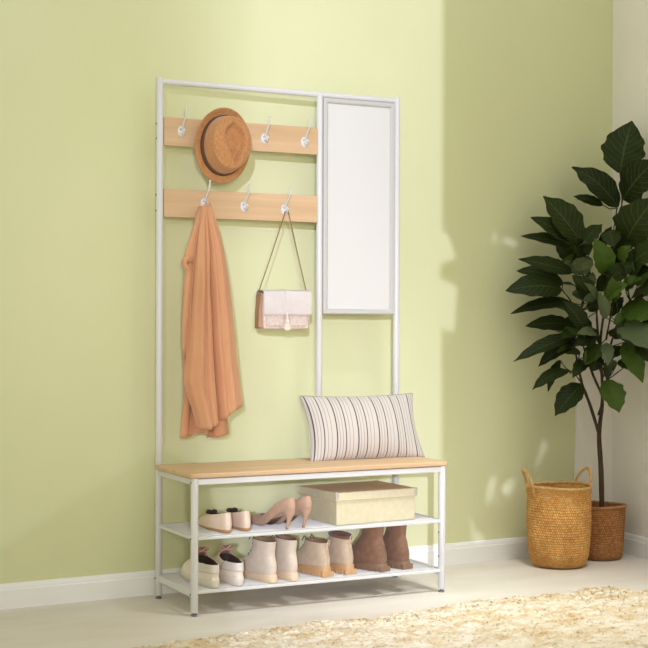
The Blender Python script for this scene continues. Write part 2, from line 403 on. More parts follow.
# sleeve: tube folded at the elbow, cuff peeping out at the left
mb = MB()
pt = [(203,208,-.052,.014),(198,225,-.055,.018),(194,240,-.056,.021),(190.5,252,-.056,.022),(188.5,262,-.056,.020)]
def sl(pts, name):
    P = [(cx(u)-.145, y+.05, cz(v)-.56) for u, v, y, r in pts]
    b = MB(); rings = []
    for i, (p, q) in enumerate(zip(P, pts)):
        r = q[3]; k = 20
        rings.append([(p[0]+r*cos(a)*(1+.12*sin(3*a+i)), p[1]+r*.62*sin(a)*(1+.15*sin(2*a+i*.8)), p[2]) for a in [2*pi*j/k for j in range(k)]])
    b.loft(rings); return b.build(name, M_coat, coat, angle=0)
sl(pt, 'sleeve')
cuff = MB()
P = [(186.5,258,.010),(184,262,.012),(183.5,266,.012),(186,270,.008)]
cuff.tube([(cx(190)-.145,-.004,cz(254)-.56),(cx(186)-.145,-.006,cz(259)-.56),(cx(183.6)-.145,-.006,cz(263)-.56)], [.012,.011,.010], 16)
cuff.tube([(cx(183.4)-.145,-.006,cz(262.5)-.56),(cx(185)-.145,-.006,cz(266)-.56),(cx(188)-.145,-.006,cz(270)-.56)], [.0095,.009,.007], 16)
cuff.build('cuff', M_coat, coat)
sl([(192,262,-.050,.020),(189.5,290,-.050,.022),(187.5,320,-.050,.020),(186,345,-.050,.013),(185.5,358,-.048,.006)], 'sleeve')
sl([(208,212,-.045,.008),(211,240,-.046,.014),(215,280,-.046,.018),(219,330,-.046,.020),(223,380,-.046,.018),(224,402,-.046,.014)], 'sleeve')
lp = MB()
lp.tube([(.026,.006,.800),(.024,.008,.812),(.018,.012,.8175),(.010,.008,.812),(.006,.004,.800)], .003, 8)
lp.build('hanging_loop', M_coat, coat)

# ------------------------------------------------------------ handbag
M_bag = noisy('bag_cream_leather', srgb(206,198,192), srgb(212,204,198), (40,40,40), .5, .2, (300,300,300), dist=.0005)
M_bagp = noisy('bag_croc_leather', srgb(200,180,168), srgb(218,202,192), (120,60,120), .4, .5, (110,80,90), dist=.002)
M_tan = mat('tan_gusset', srgb(176,136,104), .6)
M_gold = mat('strap_brown', srgb(122,94,54), .5, .2)
bag = thing('handbag', 'small cream flap handbag with tan sides hanging by a thin strap beside the mirror', 'handbag', (.446,-.058,.932))
bw, bh, bd_ = .093, .137, .030
MB().box(-bw+.004, bw-.002, -bd_+.004, bd_, 0, bh-.010).build('bag_body', M_bagp, bag, bevel=.006, seg=3)
g = MB()
g.loft([[(-bw-.012,-bd_+.010,.006),(-bw-.006,bd_,.002),(-bw+.006,bd_,.0),(-bw+.006,-bd_+.006,.004)],
        [(-bw-.007,-.012,.066),(-bw-.004,bd_,.066),(-bw+.006,bd_,.066),(-bw+.006,-.012,.066)],
        [(-bw-.002,-bd_+.008,.122),(-bw-.002,bd_-.004,.122),(-bw+.006,bd_-.004,.122),(-bw+.006,-bd_+.008,.122)]])
g.build('gusset', M_tan, bag, bevel=.002)['label'] = 'tan side gusset'
# flap: two halves with a raised centre band, wrapping over the top
def flap(x0, x1):
    f = MB()
    prof = [(bd_+.002,.060),(bd_+.003,.120),(bd_-.004,bh-.006),(bd_-.014,bh),(-bd_+.012,bh),(-bd_-.001,bh-.005),(-bd_-.007,bh-.016),(-bd_-.009,.090),(-bd_-.008,.058),(-bd_-.0065,.050)]
    f.loft([[(x,y,z) for y, z in prof] for x in [x0+(x1-x0)*i/10 for i in range(11)]], closed=False)
    return f
fl = flap(-bw+.001, bw+.001).build('flap', M_bag, bag, solid=.004, bevel=.001)
flap(-.009, .001).build('flap_band', M_bag, fl, solid=.0075, bevel=.0015)
for sx in (-1, 1):
    b = MB(); b.box(min(sx*.012,sx*(bw-.014)), max(sx*.012,sx*(bw-.014)), -bd_-.001, -bd_+.006, .010, .056)
    b.build('front_pocket', M_bagp, bag, bevel=.003)
t = MB(); t.tube([(-.004,-bd_-.012,.058),(-.004,-bd_-.013,.030)], .0025, 8)
t.ball((-.004,-bd_-.014,.026), .0075, 10, (1,.8,1))
for k in range(9):
    a = (k-4)*.16; t.tube([(-.004+.003*sin(a),-bd_-.014,.023),(-.004+.016*sin(a),-bd_-.013+.001*(k%3),.006),(-.004+.022*sin(a),-bd_-.013,-.006+.003*abs(k-4)*.5)], [.0018,.0022,.0012], 6)
t.build('tassel', mat('tassel_cream', srgb(238,218,196), .6), bag)
st = MB()
hx, hz = .473-.446, 1.350-.932
def catn(p, q, sag, n=14): return [Vector(p).lerp(Vector(q), i/n)+Vector((0,0,-sag*4*(i/n)*(1-i/n))) for i in range(n+1)]
st.tube(catn((-bw-.003,.0,.132),(hx-.009,.030,hz-.008),.003), .0019, 8)
st.tube(catn((bw-.001,.0,.132),(hx+.009,.030,hz-.008),.003), .0019, 8)
st.tube([(hx-.009,.030,hz-.008),(hx-.007,.030,hz+.000),(hx,.030,hz+.0045),(hx+.007,.030,hz+.000),(hx+.009,.030,hz-.008)], .0024, 8)
st.build('shoulder_strap', M_gold, bag)['label'] = 'thin brown gold strap'
for sx in (-1, 1):
    rg = MB(); rg.tube([(sx*(bw)+.006*cos(a)-.002,.0,.128+.008*sin(a)) for a in [2*pi*k/14 for k in range(15)]], .0018, 6)
    rg.build('strap_ring', M_gold, bag)

# ------------------------------------------------------------ cushion
def stripes():
    m = mat('ticking_stripe', (1,1,1), .9, sheen=.3); b = m.node_tree.nodes['Principled BSDF']
    tc = N(m, 'ShaderNodeTexCoord'); sp = N(m, 'ShaderNodeSeparateXYZ'); L(m, tc.outputs['UV'], sp.inputs[0])
    cr = N(m, 'ShaderNodeValToRGB'); cr.color_ramp.interpolation = 'LINEAR'
    base = srgb(198,190,178); dark = srgb(52,54,66); mid = srgb(150,142,134)
    mul = N(m, 'ShaderNodeMath', operation='MULTIPLY'); mul.inputs[1].default_value = 5.5; L(m, sp.outputs[0], mul.inputs[0])
    fr = N(m, 'ShaderNodeMath', operation='FRACT'); L(m, mul.outputs[0], fr.inputs[0]); L(m, fr.outputs[0], cr.inputs[0])
    E = cr.color_ramp.elements
    pts = [(0,base),(.075,base),(.10,dark),(.13,dark),(.155,base),(.22,base),(.235,mid),(.25,mid),(.265,base),(.36,base),(.375,mid),(.39,mid),(.405,base),(.50,base),(.525,dark),(.545,dark),(.57,base),(.68,base),(.695,mid),(.71,mid),(.725,base),(.85,base),(.865,mid),(.88,mid),(.895,base),(1,base)]
    E[0].position, E[0].color = pts[0][0], (*pts[0][1],1); E[1].position, E[1].color = pts[-1][0], (*pts[-1][1],1)
    for p, c in pts[1:-1]:
        q = E.new(p); q.color = (*c,1)
    L(m, cr.outputs[0], b.inputs['Base Color'])
    nz = N(m, 'ShaderNodeTexNoise'); nz.inputs['Scale'].default_value = 420; L(m, tc.outputs['Object'], nz.inputs['Vector'])
    bp = N(m, 'ShaderNodeBump'); bp.inputs['Strength'].default_value = .3; bp.inputs['Distance'].default_value = .0006
    L(m, nz.outputs[0], bp.inputs['Height']); L(m, bp.outputs[0], b.inputs['Normal'])
    return m
cu = thing('cushion', 'oblong off-white throw cushion with dark vertical stripes leaning at the right end of the bench', 'cushion', (.748,-.142,HB+.019))
upv = Vector((.008,.105,.232)); ul = upv.length; upn = upv.normalized(); xn = Vector((1,-.02,0)).normalized(); nn = upn.cross(xn).normalized()
def pillow(side):
    def fn(u, v):
        a = 2*u-1; b = 2*v-1
        sh = .232*a*(1-.075*(1-b*b)*abs(a)**1.0); hh = ul/2*b*(1-.075*(1-a*a)**1.0*1.0)
        t = .064*(max(0,1-a*a)**.55)*(max(0,1-b*b)**.55)*side
        t += .0018*side*sin(a*19+b*3)*(1-a*a)*(1-b*b)*abs(b)
        return xn*sh + upn*(hh+ul/2*.925) - nn*0 + Vector((0,0,0)) + (nn*(-t) )
    return fn
pm = MB(); pm.grid(pillow(1), 60, 36); pm.grid(pillow(-1), 60, 36)
M_strp = stripes()
po = pm.build('cushion_cover', M_strp, cu, angle=0)
bmm = bmesh.new(); bmm.from_mesh(po.data); bmesh.ops.remove_doubles(bmm, verts=bmm.verts, dist=.0004); bmesh.ops.recalc_face_normals(bmm, faces=bmm.faces); bmm.to_mesh(po.data); bmm.free()
pp = MB(); edge = []
for k in range(160):
    q = k/160*4; i = int(q); f = q-i
    a, b = ((-1+2*f,-1),(1,-1+2*f),(1-2*f,1),(-1,1-2*f))[i]
    edge.append(pillow(0)((a+1)/2, (b+1)/2))
edge.append(edge[0]); pp.tube(edge, .0022, 6); pp.build('piping', mat('piping_grey', srgb(170,162,150), .9), cu)['label'] = 'grey-beige seam piping'

# ------------------------------------------------------------ storage box
M_boxc = noisy('box_cream_linen', srgb(208,199,164), srgb(214,206,172), (60,60,60), .8, .2, (500,500,500), dist=.0004)
M_lid = noisy('box_lid_oak_bounce', srgb(236,216,180), srgb(242,224,190), (60,60,60), .75, .2, (500,500,500), dist=.0004)  # lid top only: oak reflection in the colour, lightened against bench shade
M_cap = mat('box_cap_metal', srgb(214,208,196), .35, .5)
bx = thing('storage_box', 'cream lidded storage box with metal lid corners on the upper shoe shelf', 'box', (.684,-.176,ZU+.001))
bx.rotation_euler = (0,0,math.radians(3))
MB().box(-.161,.161,-.128,.128,0,.094).build('box_body', M_boxc, bx, bevel=.002)
lid = MB().box(-.167,.167,-.134,.134,.083,.112).build('lid', [M_boxc, M_lid], bx, bevel=.003)
for p in lid.data.polygons:
    if p.normal.z > .9: p.material_index = 1
for sx in (-1,1):
    for sy in (-1,1):
        c = MB(); X = sx*.1675; Y = sy*.1345
        c.box(min(X,X-sx*.012),max(X,X-sx*.012), min(Y-sy*.0005,Y+sy*.0008),max(Y-sy*.0005,Y+sy*.0008), .090,.1125)
        c.box(min(X-sx*.0005,X+sx*.0008),max(X-sx*.0005,X+sx*.0008), min(Y,Y-sy*.012),max(Y,Y-sy*.012), .090,.1125)
        c.box(min(X,X-sx*.009),max(X,X-sx*.009), min(Y,Y-sy*.009),max(Y,Y-sy*.009), .1118,.1130)
        c.build('corner_cap', M_cap, lid, bevel=.0004)['label'] = 'small metal lid corner'
tb = MB(); tb.box(-.1672,-.1678,-.02,.02,.088,.108); tb.build('label_holder', M_cap, lid)

# ------------------------------------------------------------ shoes
def ring(e, n=40, lift=None, toe=.6, heelw=.82, sag=0):
    zh, zt, y0, y1, w = e[:5]; sg = e[5] if len(e) > 5 else 0
    out = []
    for k in range(n):
        a = 2*pi*k/n; s = (1-cos(a))/2
        y = y0+(y1-y0)*s
        prof = heelw+(1-heelw)*smooth01(.15,.65,s)
        sx = abs(sin(a))**(.72 if s < .5 else toe)
        x = w*prof*sx*(1 if sin(a) >= 0 else -1)
        z = zh+(zt-zh)*s - sg*sin(pi*s)
        if lift: z += lift(y)
        out.append((x, y, z))
    return out
def stack(ents, name, m, parent, lift=None, toe=.6, heelw=.82, cap0=True, cap1=True, **kw):
    return MB().loft([ring(e, lift=lift, toe=toe, heelw=heelw) for e in ents], cap0=cap0, cap1=cap1).build(name, m, parent, angle=kw.pop('angle', 55), **kw)
M_dark = mat('shoe_lining_dark', srgb(58,42,34), .8)
def inner(e, parent, m=None, depth=.03, lift=None, toe=.6, heelw=.82, name='lining', th=.004):
    zh, zt, y0, y1, w = e[:5]; sg = e[5] if len(e) > 5 else 0
    E = [(zh+.0006,zt+.0006,y0+.0004,y1-.0004,w-.0004,sg),(zh+.0006,zt+.0006,y0+th,y1-th,w-th,sg),(zh-depth,zt-depth,y0+th+min(.012,depth*.3),y1-th,w-th-min(.006,depth*.2),sg)]
    return stack(E, name, m or M_dark, parent, lift=lift, toe=toe, heelw=heelw, cap0=False, cap1=True)
def lace(parent, pts, m, r=.0018, name='laces'):
    b = MB()
    for p in pts: b.tube(p, r, 6)
    return b.build(name, m, parent)
PAIR = []
def sneaker(label, x, y, rz):
    t = thing('sneaker', label, 'shoe', (x,y,ZL+.001), rz, 'cream sneakers on the lower shelf')
    so = stack([(0,0,.006,.252,.030),(.003,.003,.001,.262,.035),(.020,.015,0,.265,.0365),(.031,.021,.001,.264,.0362),(.0325,.022,.003,.262,.034)], 'sole', mat_s['sole_w'], t, toe=.55)
    E = [(.0315,.021,.003,.262,.0345),(.043,.035,.004,.258,.0345),(.052,.052,.005,.238,.033),(.060,.066,.006,.205,.0315),(.068,.080,.008,.165,.030),(.0735,.088,.008,.140,.0295,.006)]
    stack(E, 'upper', mat_s['cream'], t, cap1=False)
    inner(E[-1], t, depth=.028)
    hp = MB(); hp.loft([[(p[0]*1.02, p[1]-.0012, p[2]+dz) for p in (ring(q)[i] for i in range(-9, 10))] for q, dz in ((E[1],.004),(E[2],.001),(E[3],.001),(E[4],.001),(E[5],.002))], closed=False)
    hp.build('heel_tab', mat_s['white'], t, solid=.0035, angle=0)
    b = MB(); b.loft([[(-w,yy,z),(w,yy,z),(w,yy+.004,z-.001),(-w,yy+.004,z-.001)] for w,yy,z in ((.016,.165,.070),(.018,.145,.082),(.020,.130,.096),(.019,.120,.112),(.012,.117,.120))])
    tg = b.build('tongue', mat_s['rose'], t, bevel=.002)
    P = []
    for k in range(4):
        yy = .128+.012*k; z = .099-.0078*k
        P.append([(-.026,yy+.004,z-.014),(-.012,yy-.001,z+.001),(0,yy-.004,z+.004),(.012,yy-.001,z+.001),(.026,yy+.004,z-.014)])
    P.append([(-.004,.122,.106),(-.016,.116,.116),(-.024,.120,.108),(-.012,.122,.102),(0,.121,.106)]); P.append([(.004,.122,.106),(.016,.116,.118),(.025,.120,.109),(.012,.122,.102),(0,.121,.106)])
    lace(t, P, mat_s['rosel'], .0024)
    return t
def boot(name, label, group, x, y, rz, up, so, h, shaft, lining, sole_h=.026, chunk=False, pull=None, lacec=None, toe=.55, wide=1.0, collar=None):
    t = thing(name, label, 'boot', (x,y,ZL+.001), rz, group)
    W_ = wide
    stack([(0,0,.004,.258,.033*W_),(.002,.002,.0,.263,.037*W_),(sole_h*.55,.015,-.001,.266,.0385*W_),(sole_h,.020,.001,.264,.0375*W_),(sole_h+.001,.021,.004,.260,.035*W_)], 'sole', so, t, toe=toe, heelw=.88)
    E = [(sole_h,.020,.005,.258,.0335*W_),(sole_h+.016,.036,.003,.254,.0345*W_),(.054,.050,.003,.228,.0340*W_),(.066,.062,.006,.190,.0325*W_),(.078,.076,.011,.156,.0305*W_),(.094,.096,.016,.135,.0288*W_)]
    for q in shaft: E.append(q)
    stack(E, 'upper', up, t, cap1=False, toe=.6, heelw=.86)
    inner(E[-1], t, m=lining, depth=.045, heelw=.86, th=.005)
    # back seam and heel notch
    s = MB(); zs = [(q[0]+.001,q[2]) for q in E]
    s.tube([(0,yy+.0002,z-.002) for z, yy in zs], .0011, 6); s.build('back_seam', so, t)
    if chunk:
        k = MB()
        for i in range(9):
            yy = .02+.026*i; wv = .0385*W_*(.88+.12*smooth01(.15,.65,yy/.26))*abs(sin(math.acos(1-2*yy/.265)))**.66
            for sx in (-1,1): k.box(min(sx*(wv-.006),sx*(wv+.0015)), max(sx*(wv-.006),sx*(wv+.0015)), yy, yy+.012, .0005, .013)
        for i in (-1,1): k.box(i*.0125-.0105, i*.0125+.0105, -.0015, .010, .0005, .018)
        k.build('tread_lugs', so, t, bevel=.001)
    if lacec:
        P = []
        for k in range(5):
            f = k/4; z = .078+(h-.082)*f; yy = interp([(.076,.156),(.094,.135),(.105,.126),(.2,.118)], z)+.003
            P.append([(-.026,yy-.022,z+.002),(-.013,yy-.004,z+.004),(.0,yy+.001,z),(.013,yy-.004,z+.004),(.026,yy-.022,z+.002)])
        P.append([(0,.122,h-.008),(-.018,.128,h+.010),(-.030,.122,h-.004)]); P.append([(0,.122,h-.008),(.014,.130,h+.012),(.026,.126,h-.002)])
        lace(t, P, lacec, .0018)
    if pull:
        b = MB(); b.tube([(-.007,.001,h-.018),(-.006,-.005,h+.004),(0,-.004,h+.012),(.006,-.001,h+.006),(.006,.006,h-.012)], .0025, 8, flat=.6); b.build('pull_tab', pull, t)
    if collar:
        q = shaft[-1]; C_ = [(q[0]-.004,q[1]-.004,q[2]-.001,q[3]+.001,q[4]+.001),(q[0]+.002,q[1]+.002,q[2]-.004,q[3]+.004,q[4]+.004),(q[0]+.007,q[1]+.007,q[2]-.001,q[3]+.002,q[4]+.002),(q[0]+.005,q[1]+.005,q[2]+.006,q[3]-.006,q[4]-.006)]
        stack(C_, 'collar', collar, t, cap0=False, cap1=False, heelw=.86)
    return t
mat_s = dict(
    sole_w=mat('sneaker_sole_white', srgb(222,212,196), .5), cream=noisy('sneaker_cream', srgb(232,218,198), srgb(238,226,208), (40,40,40), .7, .1, (200,200,200), dist=.0004),
    white=mat('heel_tab_white', srgb(216,208,196), .6), rose=mat('tongue_rose_brown', srgb(150,112,98), .5), rosel=mat('lace_rose', srgb(196,160,140), .5),
    bone=noisy('boot_bone_suede', srgb(206,192,172), srgb(214,201,182), (50,50,50), .8, .2, (400,400,400), dist=.0004, sheen=.2), bsole=mat('boot_sole_sand', srgb(222,198,164), .6),
    sand=noisy('boot_sand_suede', srgb(196,176,148), srgb(206,187,160), (50,50,50), .85, .2, (400,400,400), dist=.0004, sheen=.2), tsole=mat('boot_sole_caramel', srgb(198,158,112), .6),
    brown=noisy('boot_brown_suede', srgb(128,94,70), srgb(142,107,81), (50,50,50), .85, .2, (400,400,400), dist=.0004, sheen=.2), dsole=mat('boot_sole_brown', srgb(136,108,84), .6),
    blush=noisy('flat_blush_leather', srgb(226,204,182), srgb(232,211,190), (30,30,30), .4, .05, (90,90,90), dist=.0003, coat=.2), fsole=mat('flat_sole_tan', srgb(190,146,100), .6),
    nude=noisy('pump_nude_suede', srgb(184,150,124), srgb(194,160,134), (60,60,60), .75, .15, (400,400,400), dist=.0003, sheen=.2), heel=mat('pump_heel_tip', srgb(140,98,72), .5),
    laced=mat('laces_dark', srgb(92,74,58), .7), fur=mat('collar_brown', srgb(122,88,66), .9, sheen=.3), wl=mat('lining_tan', srgb(150,120,92), .9))
sneaker('cream sneaker on the lower shelf, nearest the left front leg', .078, -.330, math.radians(1))
sneaker('cream sneaker on the lower shelf, beside the off-white ankle boots', .166, -.328, math.radians(1))
g = 'off-white ankle boots on the lower shelf'
bs = [(.112,.116,.014,.128,.0295),(.126,.130,.011,.124,.0305),(.136,.139,.010,.121,.0305)]
boot('ankle_boot', 'off-white laced ankle boot on the lower shelf, next to the sneakers', g, .288, -.330, math.radians(5), mat_s['bone'], mat_s['bsole'], .138, bs, mat_s['wl'], lacec=mat_s['laced'])
boot('ankle_boot', 'off-white laced ankle boot on the lower shelf, next to the sand boots', g, .366, -.328, math.radians(1), mat_s['bone'], mat_s['bsole'], .138, bs, mat_s['wl'], lacec=mat_s['laced'])
g = 'sand boots with caramel soles on the lower shelf'
boot('hiking_boot', 'sand suede boot with chunky caramel sole, beside the off-white ankle boots', g, .502, -.305, math.radians(6), mat_s['sand'], mat_s['tsole'], .116, [(.104,.108,.018,.130,.0290),(.115,.116,.010,.126,.0320)], mat_s['wl'], .034, True, mat_s['sand'], mat_s['laced'], wide=1.08)
boot('hiking_boot', 'sand suede boot with caramel sole and brown collar, beside the brown boots', g, .594, -.300, math.radians(2), mat_s['sand'], mat_s['tsole'], .126, [(.108,.112,.018,.130,.0290),(.124,.128,.011,.126,.0315)], mat_s['fur'], .034, True, mat_s['sand'], None, wide=1.08, collar=mat_s['fur'])
g = 'brown suede ankle boots on the lower shelf'
bs = [(.110,.112,.022,.118,.0262),(.130,.132,.021,.108,.0265),(.154,.156,.017,.104,.0285)]
boot('chelsea_boot', 'brown suede ankle boot on the lower shelf, beside the sand boots', g, .728, -.304, math.radians(14), mat_s['brown'], mat_s['dsole'], .154, bs, mat_s['fur'], .026, True, wide=1.12)
boot('chelsea_boot', 'brown suede ankle boot on the lower shelf, nearest the right front leg', g, .823, -.296, math.radians(9), mat_s['brown'], mat_s['dsole'], .154, bs, mat_s['fur'], .026, True, wide=1.12)
def flat_shoe(label, x, y, rz):
    t = thing('ballet_flat', label, 'shoe', (x,y,ZU+.001), rz, 'blush flats on the upper shelf')
    stack([(0,0,.006,.226,.024),(.004,.003,.001,.236,.030),(.011,.006,.0,.238,.031),(.012,.007,.003,.235,.029)], 'sole', mat_s['fsole'], t, toe=.7)
    E = [(.011,.006,.002,.235,.0300),(.026,.022,.000,.232,.0315),(.042,.036,.002,.205,.0300),(.058,.046,.006,.165,.0275),(.068,.050,.008,.150,.0260,.004)]
    stack(E, 'upper', mat_s['blush'], t, cap1=False, toe=.7); inner(E[-1], t, depth=.035, th=.002)
    b = MB()
    for sx in (-1,1): b.ball((sx*.0095,.146,.0545), .0125, 12, (.95,.45,.62))
    b.build('bow', M_dark, t)['label'] = 'dark bow'
    return t
flat_shoe('blush ballet flat on the upper shelf, beside the left front leg', .128, -.318, math.radians(1))
flat_shoe('blush ballet flat on the upper shelf, beside the nude pumps', .201, -.306, math.radians(-2))
def pump(label, x, y, rz):
    t = thing('pump', label, 'shoe', (x,y,ZU+.001), rz, 'nude heeled pumps on the upper shelf')
    lift = lambda yy: .058*(1-smooth01(.035,.150,yy))
    E = [(0,0,.006,.226,.022),(.003,.003,.001,.238,.027),(.016,.016,-.003,.238,.0300),(.030,.028,-.003,.222,.0290),(.044,.036,.001,.190,.0265,.004),(.052,.040,.005,.172,.0235,.014)]
    stack(E, 'upper', mat_s['nude'], t, lift=lift, cap1=False, toe=.85, heelw=.88, sub=0)
    inner(E[-1], t, m=mat_s['wl'], depth=.022, lift=lift, toe=.85, heelw=.88, th=.0015)
    h = MB(); rings = []
    for z, yc, rx, ry in ((.066,.024,.021,.024),(.054,.020,.0165,.018),(.040,.021,.0095,.0105),(.022,.027,.0060,.0065),(.006,.032,.0048,.0050),(.0,.0335,.0048,.0050)):
        rings.append([(rx*cos(a), yc+ry*sin(a), z) for a in [2*pi*k/20 for k in range(20)]])
    hh = h.loft(rings).build('stiletto_heel', mat_s['nude'], t)
    MB().lathe([(.0046,0),(.0052,.0005),(.0052,.007),(.0048,.0078)], (0,.0330,0), 16).build('heel_tip', mat_s['heel'], hh)
    return t
pump('nude suede stiletto pump on the upper shelf, beside the blush flats', .350, -.345, math.radians(14))
pump('nude suede stiletto pump on the upper shelf, next to the storage box', .418, -.332, math.radians(14))

# ------------------------------------------------------------ baskets
def wicker(name, c1, c2, gap, nu, nv):
    m = mat(name, c1, .75, spec=.3); b = m.node_tree.nodes['Principled BSDF']
    tc = N(m, 'ShaderNodeTexCoord'); mp = N(m, 'ShaderNodeMapping'); mp.inputs['Scale'].default_value = (nu, nv, 1)
    L(m, tc.outputs['UV'], mp.inputs[0])
    nz = N(m, 'ShaderNodeTexNoise'); nz.inputs['Scale'].default_value = 60; L(m, tc.outputs['Object'], nz.inputs['Vector'])
    vm = N(m, 'ShaderNodeMixRGB'); vm.blend_type = 'ADD'; vm.inputs[0].default_value = .9; L(m, mp.outputs[0], vm.inputs[1]); L(m, nz.outputs[1], vm.inputs[2])
    br = N(m, 'ShaderNodeTexBrick'); br.inputs['Scale'].default_value = 1; br.offset = .5; br.inputs['Brick Width'].default_value = 1; br.inputs['Row Height'].default_value = 1
    br.inputs['Mortar Size'].default_value = .10; br.inputs['Mortar Smooth'].default_value = .6; br.inputs['Color1'].default_value = (*c1,1); br.inputs['Color2'].default_value = (*c2,1); br.inputs['Mortar'].default_value = (*gap,1)
    L(m, vm.outputs[0], br.inputs['Vector']); 
    n3 = N(m, 'ShaderNodeTexNoise'); n3.inputs['Scale'].default_value = 9; n3.inputs['Detail'].default_value = 4; L(m, tc.outputs['Object'], n3.inputs['Vector'])
    mx = N(m, 'ShaderNodeMixRGB'); mx.blend_type = 'MULTIPLY'; mx.inputs[0].default_value = .6
    cr = N(m, 'ShaderNodeValToRGB'); cr.color_ramp.elements[0].position = .35; cr.color_ramp.elements[1].position = .65; cr.color_ramp.elements[0].color = (.62,.52,.42,1); cr.color_ramp.elements[1].color = (1,1,1,1)
    L(m, n3.outputs[0], cr.inputs[0]); L(m, br.outputs[0], mx.inputs[1]); L(m, cr.outputs[0], mx.inputs[2]); L(m, mx.outputs[0], b.inputs['Base Color'])
    bp = N(m, 'ShaderNodeBump'); bp.inputs['Strength'].default_value = .7; bp.inputs['Distance'].default_value = .003; bp.invert = True
    L(m, br.outputs[1], bp.inputs['Height']); L(m, bp.outputs[0], b.inputs['Normal'])
    return m
M_bask = wicker('seagrass_golden', srgb(250,200,122), srgb(226,166,90), srgb(150,92,38), 92, 46)
M_pot = wicker('seagrass_brown', srgb(206,150,98), srgb(176,120,70), srgb(110,68,36), 74, 34)
def weave_body(prof, m, name, parent, n=168, seed=0, rows=60, thick=.006, wob=.003):
    """woven wall: rounded outside, inside wall and floor"""
    zmax = prof[-1][1]; rings = []; L_ = []
    def rad(t):
        return interp([(i/(len(prof)-1), p[0]) for i, p in enumerate(prof)], t), interp([(i/(len(prof)-1), p[1]) for i, p in enumerate(prof)], t)
    for i in range(rows+1):
        r, z = rad(i/rows); rr = []
        for k in range(n):
            a = 2*pi*k/n
            q = r + wob*sin(2*a+seed+z*6)*z/zmax + .0011*(1 if (i+k//2) % 2 else -1)*min(1, i/4)
            rr.append((q*cos(a), q*sin(a), z+.003*sin(2*a+seed*2)*(z/zmax)**2))
        rings.append(rr)
    o = MB().loft(rings, cap0=True, cap1=False, uv=True)
    inn = []
    for i in (rows, int(rows*.8), int(rows*.5), int(rows*.15)):
        r, z = rad(i/rows); inn.append([((r-thick+wob*sin(2*a+seed+z*6)*z/zmax)*cos(a), (r-thick+wob*sin(2*a+seed+z*6)*z/zmax)*sin(a), max(z, .01)) for a in [2*pi*k/n for k in range(n)]])
    o.loft(inn, cap0=False, cap1=True, uv=True)
    return o.build(name, m, parent, angle=0), rad
def rimtube(rad, m, parent, seed, wob=.003, r=.0062, name='rim', zmax=1, n=96):
    R_, z = rad(1.0); b = MB()
    pts = []
    for k in range(n+1):
        a = 2*pi*k/n; q = R_-.002+wob*sin(2*a+seed+z*6); pts.append((q*cos(a), q*sin(a), z+.003*sin(2*a+seed*2)+.0008*sin(24*a)))
    b.tube(pts, r, 10); return b.build(name, m, parent)
M_rope = noisy('seagrass_rope', srgb(214,172,108), srgb(190,142,80), (90,90,90), .7, .5, (160,160,160), dist=.001)
M_rope2 = noisy('seagrass_rope_brown', srgb(178,128,80), srgb(156,106,62), (90,90,90), .7, .5, (160,160,160), dist=.001)
ba = thing('woven_basket', 'large golden woven basket with two loop handles standing in front of the plant pot', 'basket', (1.643,-.070,.0))
prof = [(.075,.001),(.095,.004),(.108,.018),(.116,.045),(.121,.09),(.124,.14),(.125,.19),(.123,.245),(.120,.285),(.124,.314)]
bb_, rad = weave_body(prof, M_bask, 'basket_body', ba, seed=.6)
rimtube(rad, M_rope, ba, .6)
va = math.atan2(-.454, .891)
for sg in (0, 1):
    ac = va+(pi+.22 if sg else .42); b = MB(); pts = []
    for k in range(17):
        f = k/16; a = ac+(f-.5)*(.66 if sg else .95); r_ = .1235+(.024 if sg else .010)*sin(pi*f); z = .285+.095*sin(pi*f)**.5
        pts.append((r_*cos(a), r_*sin(a), z))
    b.tube(pts, .0052, 8); pts2 = [(p[0]*.985, p[1]*.985, p[2]-.004) for p in pts]; b.tube(pts2, .0034, 8)
    b.build('handle', M_rope, ba)
# ------------------------------------------------------------ potted plant
pl = thing('potted_plant', 'tall broad-leaved green plant growing from a brown woven pot in the room corner', 'plant', (1.900,.004,.0))
prof = [(.070,.001),(.086,.004),(.093,.020),(.096,.06),(.098,.11),(.100,.16),(.103,.200),(.105,.215)]
pb, rad2 = weave_body(prof, M_pot, 'woven_pot', pl, n=140, seed=2, rows=44, wob=.0015)
pb['label'] = 'brown woven basket pot'
rimtube(rad2, M_rope2, pb, 2, .0015)
def soilf(u, v):
    a = 2*pi*u; r = .0955*v; return (r*cos(a), r*sin(a), .182+.006*sin(a*5+v*9)*v*(1-v)+.004*sin(v*23+a*3)*(1-v))
MB().grid(soilf, 48, 10).build('soil', noisy('potting_soil', srgb(58,42,32), srgb(84,62,46), (80,80,80), .95, .8, (150,150,150), dist=.004), pl)
M_bark = noisy('bark', srgb(56,42,28), srgb(84,64,44), (60,60,18), .85, .8, (90,90,30), dist=.003)
